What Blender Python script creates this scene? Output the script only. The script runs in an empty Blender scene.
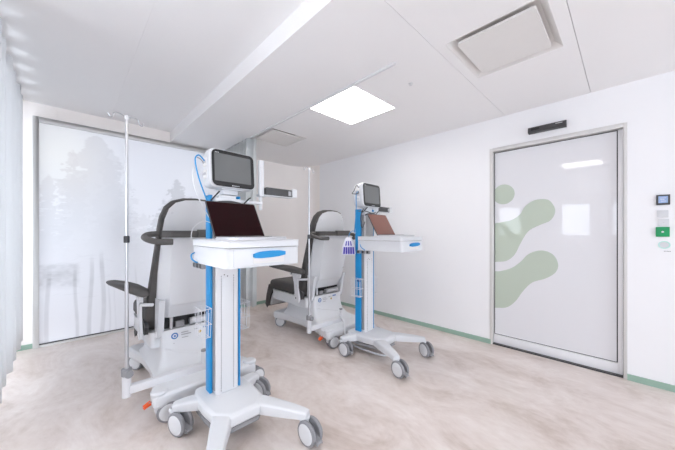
import bpy, bmesh, math, random
import numpy as np
from mathutils import Vector, Matrix

random.seed(7)
PI = math.pi
scene = bpy.context.scene
COL = scene.collection

# ------------------------------------------------------------------ camera
F_PX, H_CAM, YAW = 280.0, 1.2, math.atan2(270.5, 280.0)
cam_d = bpy.data.cameras.new('camera')
cam_d.sensor_width = 36.0
cam_d.sensor_fit = 'HORIZONTAL'
cam_d.lens = F_PX * 36.0 / 675.0
cam_d.shift_y = 7.5 / 675.0
cam_d.clip_start = 0.02
cam = bpy.data.objects.new('camera', cam_d)
COL.objects.link(cam)
cam.location = (0, 0, H_CAM)
cam.rotation_euler = (PI / 2, 0, -YAW)
scene.camera = cam

# ------------------------------------------------------------------ world and exposure
SKY = 6.5
LAMP = 10.0
scene.view_settings.view_transform = 'Standard'
scene.view_settings.look = 'None'
scene.view_settings.exposure = 0.14
scene.view_settings.gamma = 1.0
scene.view_settings.use_curve_mapping = False
w = bpy.data.worlds.new('overcast_sky')
scene.world = w
w.use_nodes = True
bg = w.node_tree.nodes['Background']
bg.inputs[0].default_value = (0.82, 0.90, 1.0, 1)
bg.inputs[1].default_value = SKY

# room numbers (metres): camera stands at the origin, right wall along Y, back wall along X
XR, YB, XL, YF = 3.29, 4.29, -1.2, -5.2
ZLO, ZHI, XSTEP = 2.42, 2.555, 1.0
WINS = [(-0.33, 0.25, 1.1, 1.86), (0.51, 1.06, 1.1, 1.86), (1.77, 2.32, 1.1, 1.86), (2.45, 4.1, 0.03, 2.35)]  # last entry: tall window added as a daylight source behind the curtain
for (a, b, c, d) in WINS:       # sky portals in the window openings
    ld = bpy.data.lights.new('window_portal', 'AREA')
    ld.shape = 'RECTANGLE'; ld.size = b - a; ld.size_y = d - c
    ld.cycles.is_portal = True
    lo = bpy.data.objects.new('window_portal', ld)
    COL.objects.link(lo)
    lo.location = (XL - 0.2, (a + b) / 2, (c + d) / 2)
    lo.rotation_euler = (PI / 2, 0, -PI / 2)

FILL_WIN = (-1.05, 3.15, 0.25, 2.36)     # unseen window added behind the camera for fill light: x0, x1, z0, z1
BACKLIGHT_WIN = (-0.215, 1.82, 0.025, 2.355)  # opening added behind the frosted panel so daylight brightens it
for (a, b, c, d, y, rx) in (FILL_WIN + (YF - 0.2, PI / 2), BACKLIGHT_WIN + (YB + 0.2, -PI / 2)):
    ld = bpy.data.lights.new('window_portal', 'AREA')
    ld.shape = 'RECTANGLE'; ld.size = b - a; ld.size_y = d - c
    ld.cycles.is_portal = True
    lo = bpy.data.objects.new('window_portal', ld)
    COL.objects.link(lo)
    lo.location = ((a + b) / 2, y, (c + d) / 2)
    lo.rotation_euler = (rx, 0, 0)
scene.cycles.max_bounces = 16
scene.cycles.diffuse_bounces = 12

# ------------------------------------------------------------------ materials
M = {}
def srgb(r, g, b):
    def f(c):
        c /= 255.0
        return c / 12.92 if c <= 0.04045 else ((c + 0.055) / 1.055) ** 2.4
    return (f(r), f(g), f(b), 1)

def mat(name, col, rough=0.5, metal=0.0, var=0.03, scale=12.0, bump=0.0, **kw):
    m = bpy.data.materials.new(name); m.use_nodes = True
    nt = m.node_tree; p = nt.nodes['Principled BSDF']
    p.inputs['Roughness'].default_value = rough
    p.inputs['Metallic'].default_value = metal
    tc = nt.nodes.new('ShaderNodeTexCoord')
    nz = nt.nodes.new('ShaderNodeTexNoise'); nz.inputs['Scale'].default_value = scale; nz.inputs['Detail'].default_value = 4
    nt.links.new(tc.outputs['Object'], nz.inputs['Vector'])
    mx = nt.nodes.new('ShaderNodeMix'); mx.data_type = 'RGBA'
    mx.inputs[6].default_value = tuple(c * (1 - var) for c in col[:3]) + (1,)
    mx.inputs[7].default_value = tuple(min(1, c * (1 + var)) for c in col[:3]) + (1,)
    nt.links.new(nz.outputs['Fac'], mx.inputs[0])
    nt.links.new(mx.outputs[2], p.inputs['Base Color'])
    if bump:
        bp = nt.nodes.new('ShaderNodeBump'); bp.inputs['Strength'].default_value = bump; bp.inputs['Distance'].default_value = 0.002
        n2 = nt.nodes.new('ShaderNodeTexNoise'); n2.inputs['Scale'].default_value = 220
        nt.links.new(tc.outputs['Object'], n2.inputs['Vector'])
        nt.links.new(n2.outputs['Fac'], bp.inputs['Height']); nt.links.new(bp.outputs[0], p.inputs['Normal'])
    for k, v in kw.items():
        p.inputs[k.replace('_', ' ')].default_value = v
    M[name] = m
    return m

mat('wall', (0.87, 0.87, 0.885, 1), 0.6, var=0.012, scale=3, bump=0.05)
mat('wall_warm', (0.93, 0.88, 0.85, 1), 0.6, var=0.012, scale=3, bump=0.05)
mat('ceiling_paint', (0.90, 0.89, 0.89, 1), 0.65, var=0.01, scale=3)
mat('white_plastic', (0.68, 0.69, 0.71, 1), 0.33, var=0.015)
mat('white_metal', (0.70, 0.70, 0.72, 1), 0.28, var=0.01)
mat('cream_plastic', (0.78, 0.76, 0.74, 1), 0.4, var=0.015)
mat('grey_plastic', (0.28, 0.28, 0.29, 1), 0.5)
mat('tyre', (0.25, 0.25, 0.265, 1), 0.55)
mat('dark_grey', (0.055, 0.054, 0.056, 1), 0.45)
mat('charcoal', (0.085, 0.08, 0.076, 1), 0.5, var=0.08, scale=40, bump=0.15)
mat('upholstery', (0.062, 0.057, 0.054, 1), 0.55, var=0.1, scale=30, bump=0.3)
mat('black', (0.012, 0.012, 0.013, 1), 0.4)
mat('blue', srgb(12, 138, 200), 0.4, var=0.03)
mat('blue_dark', srgb(20, 90, 150), 0.4, var=0.03)
mat('chrome', (0.60, 0.60, 0.62, 1), 0.3, 1.0)
mat('aluminium', (0.66, 0.65, 0.635, 1), 0.42, 0.1, var=0.03)
mat('silver', (0.62, 0.62, 0.64, 1), 0.35, 0.6)
mat('green_skirting', srgb(152, 180, 165), 0.45, var=0.05, scale=8)
mat('green_button', srgb(8, 150, 90), 0.35)
mat('film_green', srgb(188, 199, 184), 0.06, var=0.015, scale=5)
mat('door_glass', (0.75, 0.75, 0.775, 1), 0.04, var=0.006, scale=2)
mat('door_rail', (0.82, 0.82, 0.84, 1), 0.3)
mat('screen_grey', (0.15, 0.155, 0.155, 1), 0.12)
mat('orange', srgb(235, 90, 20), 0.4)
mat('purple', srgb(80, 70, 170), 0.6, var=0.1)
mat('fabric_white', (0.78, 0.78, 0.86, 1), 0.8, bump=0.2)
mat('display_blue', srgb(150, 175, 215), 0.2)
mat('mint', srgb(190, 232, 222), 0.3)
mat('logo_blue', srgb(50, 110, 175), 0.4)
mat('logo_yellow', srgb(190, 160, 60), 0.4)
mat('joint_dark', (0.26, 0.24, 0.21, 1), 0.8)  # dark brownish grey for the tray joint and duct back
mat('seam_filler', (0.6, 0.6, 0.6, 1), 0.8)
mat('laptop_screen', (0.014, 0.002, 0.003, 1), 0.2, var=0.02, Specular_IOR_Level=0.12)
mat('laptop_screen_sheen', srgb(122, 82, 72), 0.25, var=0.05, scale=4, Specular_IOR_Level=0.3)  # side-angle sheen of the same dark screen, painted as base colour
mat('bezel_black', (0.022, 0.022, 0.023, 1), 0.4, Specular_IOR_Level=0.35)

def mat_emit(name, col, s):
    m = bpy.data.materials.new(name); m.use_nodes = True
    p = m.node_tree.nodes['Principled BSDF']
    p.inputs['Base Color'].default_value = (0.9, 0.9, 0.9, 1)
    p.inputs['Emission Color'].default_value = col
    p.inputs['Emission Strength'].default_value = s
    M[name] = m
mat_emit('lamp_diffuser', (1.0, 0.955, 0.92, 1), LAMP)

def mat_curtain(name, col, trans):
    m = bpy.data.materials.new(name); m.use_nodes = True
    nt = m.node_tree; nt.nodes.clear()
    out = nt.nodes.new('ShaderNodeOutputMaterial')
    d = nt.nodes.new('ShaderNodeBsdfDiffuse'); t = nt.nodes.new('ShaderNodeBsdfTranslucent'); mx = nt.nodes.new('ShaderNodeMixShader')
    tc = nt.nodes.new('ShaderNodeTexCoord'); wv = nt.nodes.new('ShaderNodeTexNoise'); wv.inputs['Scale'].default_value = 150
    nt.links.new(tc.outputs['Object'], wv.inputs['Vector'])
    cr = nt.nodes.new('ShaderNodeMix'); cr.data_type = 'RGBA'
    cr.inputs[6].default_value = tuple(c * 0.96 for c in col) + (1,); cr.inputs[7].default_value = tuple(col) + (1,)
    nt.links.new(wv.outputs['Fac'], cr.inputs[0])
    nt.links.new(cr.outputs[2], d.inputs[0]); nt.links.new(cr.outputs[2], t.inputs[0])
    mx.inputs[0].default_value = trans
    nt.links.new(d.outputs[0], mx.inputs[1]); nt.links.new(t.outputs[0], mx.inputs[2]); nt.links.new(mx.outputs[0], out.inputs[0])
    M[name] = m
mat_curtain('curtain_cloth', (0.87, 0.875, 0.88), 0.33)
mat_curtain('divider_cloth', (0.80, 0.82, 0.82), 0.35)

def mat_glass():
    m = bpy.data.materials.new('clear_glass'); m.use_nodes = True
    nt = m.node_tree; nt.nodes.clear()
    out = nt.nodes.new('ShaderNodeOutputMaterial')
    t = nt.nodes.new('ShaderNodeBsdfTransparent'); g = nt.nodes.new('ShaderNodeBsdfGlossy'); mx = nt.nodes.new('ShaderNodeMixShader')
    fr = nt.nodes.new('ShaderNodeFresnel'); fr.inputs[0].default_value = 1.3
    g.inputs['Roughness'].default_value = 0.02
    nt.links.new(fr.outputs[0], mx.inputs[0]); nt.links.new(t.outputs[0], mx.inputs[1]); nt.links.new(g.outputs[0], mx.inputs[2]); nt.links.new(mx.outputs[0], out.inputs[0])
    M['clear_glass'] = m
mat_glass()

def mat_floor():
    m = bpy.data.materials.new('vinyl_floor'); m.use_nodes = True
    nt = m.node_tree; p = nt.nodes['Principled BSDF']
    tc = nt.nodes.new('ShaderNodeTexCoord')
    mp = nt.nodes.new('ShaderNodeMapping'); mp.inputs['Scale'].default_value = (1.0, 0.55, 1); mp.inputs['Rotation'].default_value = (0, 0, 0.5)
    nt.links.new(tc.outputs['Object'], mp.inputs[0])
    n1 = nt.nodes.new('ShaderNodeTexNoise'); n1.inputs['Scale'].default_value = 3.2; n1.inputs['Detail'].default_value = 7; n1.inputs['Roughness'].default_value = 0.68; n1.inputs['Distortion'].default_value = 0.7
    nt.links.new(mp.outputs[0], n1.inputs['Vector'])
    n2 = nt.nodes.new('ShaderNodeTexNoise'); n2.inputs['Scale'].default_value = 26; n2.inputs['Detail'].default_value = 5
    nt.links.new(mp.outputs[0], n2.inputs['Vector'])
    ad = nt.nodes.new('ShaderNodeMath'); ad.operation = 'MULTIPLY_ADD'; ad.inputs[1].default_value = 0.22
    nt.links.new(n2.outputs['Fac'], ad.inputs[0]); nt.links.new(n1.outputs['Fac'], ad.inputs[2])
    cr = nt.nodes.new('ShaderNodeValToRGB')
    e = cr.color_ramp.elements
    e[0].position = 0.42; e[0].color = srgb(196, 181, 171)
    e[1].position = 0.78; e[1].color = srgb(230, 221, 216)
    a = cr.color_ramp.elements.new(0.58); a.color = srgb(215, 203, 196)
    nt.links.new(ad.outputs[0], cr.inputs[0]); nt.links.new(cr.outputs[0], p.inputs['Base Color'])
    mr = nt.nodes.new('ShaderNodeMapRange'); mr.inputs[3].default_value = 0.24; mr.inputs[4].default_value = 0.36
    nt.links.new(n1.outputs['Fac'], mr.inputs[0]); nt.links.new(mr.outputs[0], p.inputs['Roughness'])
    M['vinyl_floor'] = m
mat_floor()

def mat_print():
    m = bpy.data.materials.new('forest_print'); m.use_nodes = True
    nt = m.node_tree; p = nt.nodes['Principled BSDF']
    at = nt.nodes.new('ShaderNodeVertexColor'); at.layer_name = 'print'
    nt.links.new(at.outputs[0], p.inputs['Base Color'])
    p.inputs['Roughness'].default_value = 0.22
    tl = nt.nodes.new('ShaderNodeBsdfTranslucent'); mx = nt.nodes.new('ShaderNodeMixShader'); mx.inputs[0].default_value = 0.058
    nt.links.new(at.outputs[0], tl.inputs[0])
    nt.links.new(p.outputs[0], mx.inputs[1]); nt.links.new(tl.outputs[0], mx.inputs[2])
    nt.links.new(mx.outputs[0], nt.nodes['Material Output'].inputs[0])
    M['forest_print'] = m
mat_print()

# ------------------------------------------------------------------ helpers
def new_bm(): return bmesh.new()

def fin(bm, name, material, parent=None, bevel=0.0, seg=2, smooth=True, angle=35):
    if bevel:
        bmesh.ops.remove_doubles(bm, verts=bm.verts, dist=1e-5)
        ed = [e for e in bm.edges if len(e.link_faces) == 2 and e.calc_face_angle(0) > math.radians(28)]
        bmesh.ops.bevel(bm, geom=ed, offset=bevel, segments=seg, profile=0.6, affect='EDGES', clamp_overlap=True)
    bmesh.ops.recalc_face_normals(bm, faces=bm.faces)
    me = bpy.data.meshes.new(name)
    bm.to_mesh(me); bm.free()
    mats = material if isinstance(material, (list, tuple)) else [material]
    for mm in mats: me.materials.append(M[mm])
    if smooth:
        me.shade_smooth()
        me.set_sharp_from_angle(angle=math.radians(angle))
    o = bpy.data.objects.new(name, me)
    COL.objects.link(o)
    if parent is not None: o.parent = parent
    return o

def empty(name, loc, rz=0.0):
    o = bpy.data.objects.new(name, None)
    COL.objects.link(o); o.location = loc; o.rotation_euler = (0, 0, rz); o.empty_display_size = 0.1
    return o

def tag(o, label, cat, group=None):
    o['label'] = label; o['category'] = cat
    if group: o['group'] = group
    return o

def structure(o, label=None):
    o['kind'] = 'structure'
    if label: o['label'] = label
    return o

def box(bm, x0, x1, y0, y1, z0, z1, mi=0):
    v = [bm.verts.new(c) for c in ((x0,y0,z0),(x1,y0,z0),(x1,y1,z0),(x0,y1,z0),(x0,y0,z1),(x1,y0,z1),(x1,y1,z1),(x0,y1,z1))]
    for f in ((0,3,2,1),(4,5,6,7),(0,1,5,4),(1,2,6,5),(2,3,7,6),(3,0,4,7)):
        bm.faces.new([v[i] for i in f]).material_index = mi
    return bm

def bx(*a): return box(new_bm(), *a)

def prism(bm, pts, d, mi=0):
    """pts: list of 3-D points (planar loop); d: extrusion vector"""
    d = Vector(d); a = [bm.verts.new(p) for p in pts]; b = [bm.verts.new(Vector(p) + d) for p in pts]
    n = len(pts)
    bm.faces.new(a).material_index = mi; bm.faces.new(b[::-1]).material_index = mi
    for i in range(n):
        bm.faces.new((a[i], a[(i+1) % n], b[(i+1) % n], b[i])).material_index = mi
    return bm

def loft(bm, rings, close=True, mi=0):
    R = [[bm.verts.new(p) for p in r] for r in rings]; n = len(R[0])
    for i in range(len(R) - 1):
        for j in range(n):
            bm.faces.new((R[i][j], R[i][(j+1) % n], R[i+1][(j+1) % n], R[i+1][j])).material_index = mi
    if close:
        bm.faces.new(R[0][::-1]).material_index = mi; bm.faces.new(R[-1]).material_index = mi
    return bm

def cyl(bm, p, q, r, r2=None, n=16, mi=0):
    p, q = Vector(p), Vector(q); r2 = r if r2 is None else r2
    d = (q - p).normalized()
    u = d.orthogonal().normalized(); v = d.cross(u)
    ring = lambda c, rr: [c + (u * math.cos(2*PI*k/n) + v * math.sin(2*PI*k/n)) * rr for k in range(n)]
    return loft(bm, [ring(p, r), ring(q, r2)], True, mi)

def lathe(bm, p, axis, prof, n=20, mi=0):
    """prof: list of (distance along axis, radius, material index of the band that follows)"""
    p, d = Vector(p), Vector(axis).normalized(); u = d.orthogonal().normalized(); v = d.cross(u)
    R = []
    for t, r, *_ in prof:
        R.append([bm.verts.new(p + d*t + (u*math.cos(2*PI*k/n) + v*math.sin(2*PI*k/n))*r) for k in range(n)])
    for i in range(len(R)-1):
        m_ = prof[i][2] if len(prof[i]) > 2 else mi
        for j in range(n):
            bm.faces.new((R[i][j], R[i][(j+1)%n], R[i+1][(j+1)%n], R[i+1][j])).material_index = m_
    bm.faces.new(R[0][::-1]).material_index = prof[0][2] if len(prof[0]) > 2 else mi
    bm.faces.new(R[-1]).material_index = prof[-1][2] if len(prof[-1]) > 2 else mi
    return bm

def spline(pts, k=8):
    P = [Vector(p) for p in pts]; P = [2*P[0]-P[1]] + P + [2*P[-1]-P[-2]]; out = []
    for i in range(1, len(P)-2):
        for s in range(k):
            t = s / k; a, b, c, d = P[i-1], P[i], P[i+1], P[i+2]
            out.append(0.5*((2*b) + (c-a)*t + (2*a-5*b+4*c-d)*t*t + (3*b-a-3*c+d)*t*t*t))
    out.append(P[-2]); return out

def tube(bm, pts, r, n=8, mi=0, smooth_path=True, k=8):
    P = spline(pts, k) if smooth_path and len(pts) > 2 else [Vector(p) for p in pts]
    rings = []; ref = None
    for i, p in enumerate(P):
        d = (P[min(i+1, len(P)-1)] - P[max(i-1, 0)]).normalized()
        if ref is None: ref = d.orthogonal().normalized()
        u = (ref - d*ref.dot(d)).normalized(); ref = u; v = d.cross(u)
        rings.append([p + (u*math.cos(2*PI*j/n) + v*math.sin(2*PI*j/n))*r for j in range(n)])
    return loft(bm, rings, True, mi)

def rrect(x0, x1, y0, y1, r, k=5):
    out = []
    for cx, cy, a0 in ((x1-r, y1-r, 0), (x0+r, y1-r, PI/2), (x0+r, y0+r, PI), (x1-r, y0+r, 1.5*PI)):
        for i in range(k+1):
            a = a0 + PI/2*i/k; out.append((cx + r*math.cos(a), cy + r*math.sin(a)))
    return out

def xf(bm, m):
    bmesh.ops.transform(bm, matrix=m, verts=bm.verts); return bm

# ================================================================== SETTING
fl = structure(fin(bx(XL-0.3, XR+0.3, YF-0.2, YB+0.3, -0.1, 0), 'floor', 'vinyl_floor', smooth=False), 'pale beige marbled vinyl floor')

def slab_cells(bm, x0, x1, y0, y1, z0, z1, holes):
    xs = sorted({x0, x1} | {h[0] for h in holes} | {h[1] for h in holes}); ys = sorted({y0, y1} | {h[2] for h in holes} | {h[3] for h in holes})
    inh = lambda a, b, c, d: any(h[0] <= a+1e-6 and b <= h[1]+1e-6 and h[2] <= c+1e-6 and d <= h[3]+1e-6 for h in holes)
    for i in range(len(xs)-1):
        for j in range(len(ys)-1):
            if not inh(xs[i], xs[i+1], ys[j], ys[j+1]): box(bm, xs[i], xs[i+1], ys[j], ys[j+1], z0, z1)
    return bm

LIGHTS_LOW = [(1.71, 2.31, 1.57, 2.17)]
LIGHTS_HIGH = [(-0.95, -0.35, 0.33, 0.93)]
VENTS = [(1.765, 2.335, 0.29, 0.82), (1.70, 2.235, 2.88, 3.37)]
ceil = structure(fin(bx(XL-0.3, XR+0.3, YF-0.2, YB+0.3, 2.72, 2.80), 'ceiling', 'ceiling_paint', smooth=False), 'white suspended ceiling with a dropped section')
G = 0.0014
cuts = [YF, -3.85, -3.17, -2.49, -1.81, -1.135, -0.46, 0.222, 0.886, YB + 0.02]
for a, b in zip(cuts[:-1], cuts[1:]):
    hs = [h for h in LIGHTS_LOW + VENTS if h[2] >= a - 0.01 and h[3] <= b + 0.01]
    # lights crossing a joint are cut from both neighbours
    for h in LIGHTS_LOW:
        if h not in hs and h[2] < b and h[3] > a: hs.append((h[0], h[1], max(h[2], a+G), min(h[3], b-G)))
    fin(slab_cells(new_bm(), XSTEP, XR+0.02, a+G, b-G, ZLO, ZLO+0.025, hs), 'ceiling_panel', 'ceiling_paint', ceil, smooth=False)
fin(slab_cells(new_bm(), XSTEP+0.012, XR+0.02, YF, YB, ZLO+0.026, ZLO+0.03, [(h[0]-.01, h[1]+.01, h[2]-.01, h[3]+.01) for h in LIGHTS_LOW+VENTS]), 'seam_backing', 'seam_filler', ceil, smooth=False)
fin(bx(XSTEP, XSTEP+0.012, YF, YB, ZLO+0.0255, 2.72), 'step_face', 'ceiling_paint', ceil, smooth=False)
fin(bx(0.36, 0.384, YF, YB, ZHI+0.0252, ZHI+0.03), 'seam_backing', 'ceiling_paint', ceil, smooth=False)
for a, b in ((XL-0.02, 0.372), (0.372, XSTEP)):
    fin(slab_cells(new_bm(), a+0.0004, b-0.0004, YF, YB+0.02, ZHI, ZHI+0.025, [h for h in LIGHTS_HIGH if a < h[0] < b]), 'ceiling_panel', 'ceiling_paint', ceil, smooth=False)

# walls
def wall_with_holes(bm, X0, X1, y0, y1, z0, z1, holes, swap=False):
    # swap: the wall runs along X instead of Y
    ys = sorted({y0, y1} | {h[0] for h in holes} | {h[1] for h in holes}); zs = sorted({z0, z1} | {h[2] for h in holes} | {h[3] for h in holes})
    for i in range(len(ys)-1):
        for j in range(len(zs)-1):
            c = ((ys[i]+ys[i+1])/2, (zs[j]+zs[j+1])/2)
            if not any(h[0] < c[0] < h[1] and h[2] < c[1] < h[3] for h in holes): box(bm, *((ys[i], ys[i+1], X0, X1) if swap else (X0, X1, ys[i], ys[i+1])), zs[j], zs[j+1])
    return bm
DY0, DY1, DZ = 0.0, 1.035, 2.10
structure(fin(wall_with_holes(new_bm(), XR, XR+0.22, YF, YB-0.0, 0, 2.72, [(DY0, DY1, 0, DZ)]), 'wall_right', 'wall', smooth=False), 'white wall with the wide sliding door')
bm = wall_with_holes(new_bm(), YB, YB+0.2, XL-0.3, XR+0.22, 0, 2.72, [BACKLIGHT_WIN], True)
R = 0.42; arc = [(XR-R+R*math.cos(t), YB-R+R*math.sin(t)) for t in [PI/2*i/14 for i in range(15)]]
prism(bm, [(x, y, 0) for x, y in arc] + [(XR+0.01, YB+0.01, 0)], (0, 0, ZLO))
structure(fin(bm, 'wall_back', 'wall_warm', angle=25), 'off-white back wall with a rounded corner')
structure(fin(wall_with_holes(new_bm(), XL-0.2, XL, YF, YB, 0, 2.72, WINS), 'wall_left', 'wall', smooth=False), 'white window wall')
structure(fin(wall_with_holes(new_bm(), YF-0.2, YF, XL-0.3, XR+0.22, 0, 2.72, [FILL_WIN], True), 'wall_front', 'wall', smooth=False), 'plain white wall facing the frosted panel')
# skirting
def skirt(pts, name, h=0.048, t=0.012):
    bm = new_bm(); P = [Vector((x, y, 0)) for x, y in pts]; ring = []
    for i, p in enumerate(P):
        d = (P[min(i+1, len(P)-1)] - P[max(i-1, 0)]).normalized(); n = Vector((-d.y, d.x, 0))
        a, b = p, p + n*t
        ring.append([a, b, b + Vector((0,0,h)), a + Vector((0,0,h))])
    loft(bm, ring)
    return structure(fin(bm, name, 'green_skirting', angle=25))
skirt([(XR, YF), (XR, DY0-0.0)], 'baseboard_right')
skirt([(XR+0.05, DY1-0.012), (XR+0.0, DY1-0.012)], 'trim_1', t=0.012)
skirt([(XR, DY1-0.012)] + [(x, y) for x, y in arc] + [(1.86, YB)], 'baseboard_back')
skirt([(-0.255, YB), (XL, YB)], 'baseboard_back')
# left-wall windows; the tall one behind the curtain is added to light the room
for i, (a, b, c, d) in enumerate(WINS):
    f = new_bm(); t = 0.045
    for (y0, y1, z0, z1) in ((a, a+t, c, d), (b-t, b, c, d), (a+t, b-t, c, c+t), (a+t, b-t, d-t, d)): box(f, XL-0.12, XL-0.06, y0, y1, z0, z1)
    fo = structure(fin(f, 'window_%d' % (i+1), 'white_metal', smooth=False), 'white framed window in the window wall')  # the last one is the tall window added as a daylight source
    fin(bx(XL-0.092, XL-0.088, a+t, b-t, c+t, d-t), 'pane', 'clear_glass', fo, smooth=False)

a, b, c, d = FILL_WIN
f = new_bm(); t = 0.05
for (x0, x1, z0, z1) in ((a, a+t, c, d), (b-t, b, c, d), (a+t, b-t, c, c+t), (a+t, b-t, d-t, d), ((a+b)/2-t/2, (a+b)/2+t/2, c+t, d-t)): box(f, x0, x1, YF-0.12, YF-0.06, z0, z1)
fo = structure(fin(f, 'window_%d' % (len(WINS)+1), 'white_metal', smooth=False), 'wide two-pane window added as fill light in the unseen end wall')
for x0, x1 in ((a+t, (a+b)/2-t/2), ((a+b)/2+t/2, b-t)): fin(bx(x0, x1, YF-0.092, YF-0.088, c+t, d-t), 'pane', 'clear_glass', fo, smooth=False)

# ---------------------------------------------------------------- sliding door
door = structure(empty('door_1', (XR, DY1/2, 0)), 'white glass door with pale green blob film')
def D(bm): return xf(bm, Matrix.Translation((-XR, -DY1/2, 0)))
XD = XR + 0.05
bm = new_bm(); t = 0.034
box(bm, XR-0.004, XR+0.12, DY0, DY0+0.022, 0, DZ); box(bm, XR-0.004, XR+0.12, DY1-0.028, DY1, 0, DZ); box(bm, XR-0.004, XR+0.12, DY0+0.022, DY1-0.028, DZ-0.034, DZ)
fin(D(bm), 'frame', 'aluminium', door, bevel=0.002)
fin(D(bx(XD-0.012, XD+0.03, DY0+0.024, DY0+0.055, 0.012, DZ-0.036)), 'closing_stile', 'door_rail', door, bevel=0.002)
fin(D(bx(XD-0.012, XD+0.03, DY0+0.055, DY1-0.03, 0.012, 0.10)), 'bottom_rail', 'door_rail', door, bevel=0.002)
fin(D(bx(XD+0.008, XD+0.03, DY0+0.055, DY1-0.03, 0.10, DZ-0.036)), 'glass_rebate', 'black', door, smooth=False)
gl = fin(D(bx(XD, XD+0.02, DY0+0.0625, DY1-0.037, 0.1075, DZ-0.0435)), 'glass', 'door_glass', door, smooth=False)
fin(D(bx(XR+0.005, XR+0.2, DY0+0.001, DY1-0.001, 0.0, 0.011)), 'leak_strip', 'dark_grey', door, smooth=False)  # dark strip added to stop light leaking under the door
fin(D(bx(XD+0.12, XD+0.14, DY0+0.001, DY1-0.001, 0.0, DZ-0.001)), 'rear_light_stop', 'dark_grey', door, smooth=False)  # unseen panel added behind the door to block sky light
fin(D(bx(XD+0.005, XD+0.02, DY0+0.0225, DY0+0.0235, 0.012, DZ-0.036)), 'door_seal', 'black', door, smooth=False)
def blob(pts, nm):
    P = [Vector((0, y, z)) for y, z in pts]; n = len(P); out = []
    for i in range(n):
        a, b, c, d = P[i-1], P[i], P[(i+1) % n], P[(i+2) % n]
        for s in range(7):
            q = s/7; out.append(0.5*((2*b)+(c-a)*q+(2*a-5*b+4*c-d)*q*q+(3*b-a-3*c+d)*q**3))
    E_ = DY1-0.0375
    out = [(XD-0.0012, min(v.y, E_), v.z) for v in out]
    fin(D(prism(new_bm(), out, (0.001, 0, 0))), 'film_shape', 'film_green', gl, smooth=False)
# circle cut off by the frame
blob([(0.915+0.098*math.cos(a)*1.05, 1.605+0.105*math.sin(a)) for a in [2*PI*i/10 for i in range(10)]], 'a')
blob([(0.54,1.52),(0.49,1.46),(0.478,1.39),(0.515,1.315),(0.60,1.272),(0.69,1.215),(0.755,1.10),(0.81,0.975),(0.88,0.905),(0.97,0.885),(1.06,0.89),(1.08,1.08),(1.06,1.27),(0.93,1.31),(0.84,1.33),(0.765,1.385),(0.72,1.465),(0.64,1.52)], 'b')
blob([(0.56,1.022),(0.49,0.985),(0.455,0.90),(0.475,0.82),(0.55,0.755),(0.66,0.70),(0.74,0.60),(0.80,0.495),(0.87,0.42),(0.95,0.392),(1.06,0.40),(1.08,0.58),(1.06,0.76),(0.95,0.785),(0.84,0.83),(0.76,0.90),(0.70,0.975),(0.63,1.015)], 'c')

# ---------------------------------------------------------------- frosted forest panel
FX0, FX1, FZ0, FZ1 = -0.255, 1.86, 0.0, 2.405
fp = tag(empty('forest_panel', (0.8, YB, 0)), 'large frosted glass panel printed with misty fir trees', 'glass panel')
def P_(bm): return xf(bm, Matrix.Translation((-0.8, -YB, 0)))
bm = new_bm(); t = 0.045
box(bm, FX0, FX0+t, YB-0.045, YB-0.001, FZ0, FZ1); box(bm, FX1-t, FX1, YB-0.045, YB-0.001, FZ0, FZ1); box(bm, FX0+t, FX1-t, YB-0.045, YB-0.001, FZ1-0.055, FZ1); box(bm, FX0+t, FX1-t, YB-0.04, YB-0.001, FZ0, 0.022)
fin(P_(bm), 'frame', 'aluminium', fp, bevel=0.002)
fin(P_(bx(FX0+t, FX1-t, YB-0.022, YB-0.002, 0.022, 0.034)), 'bottom_seal', 'dark_grey', fp, smooth=False)

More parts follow.
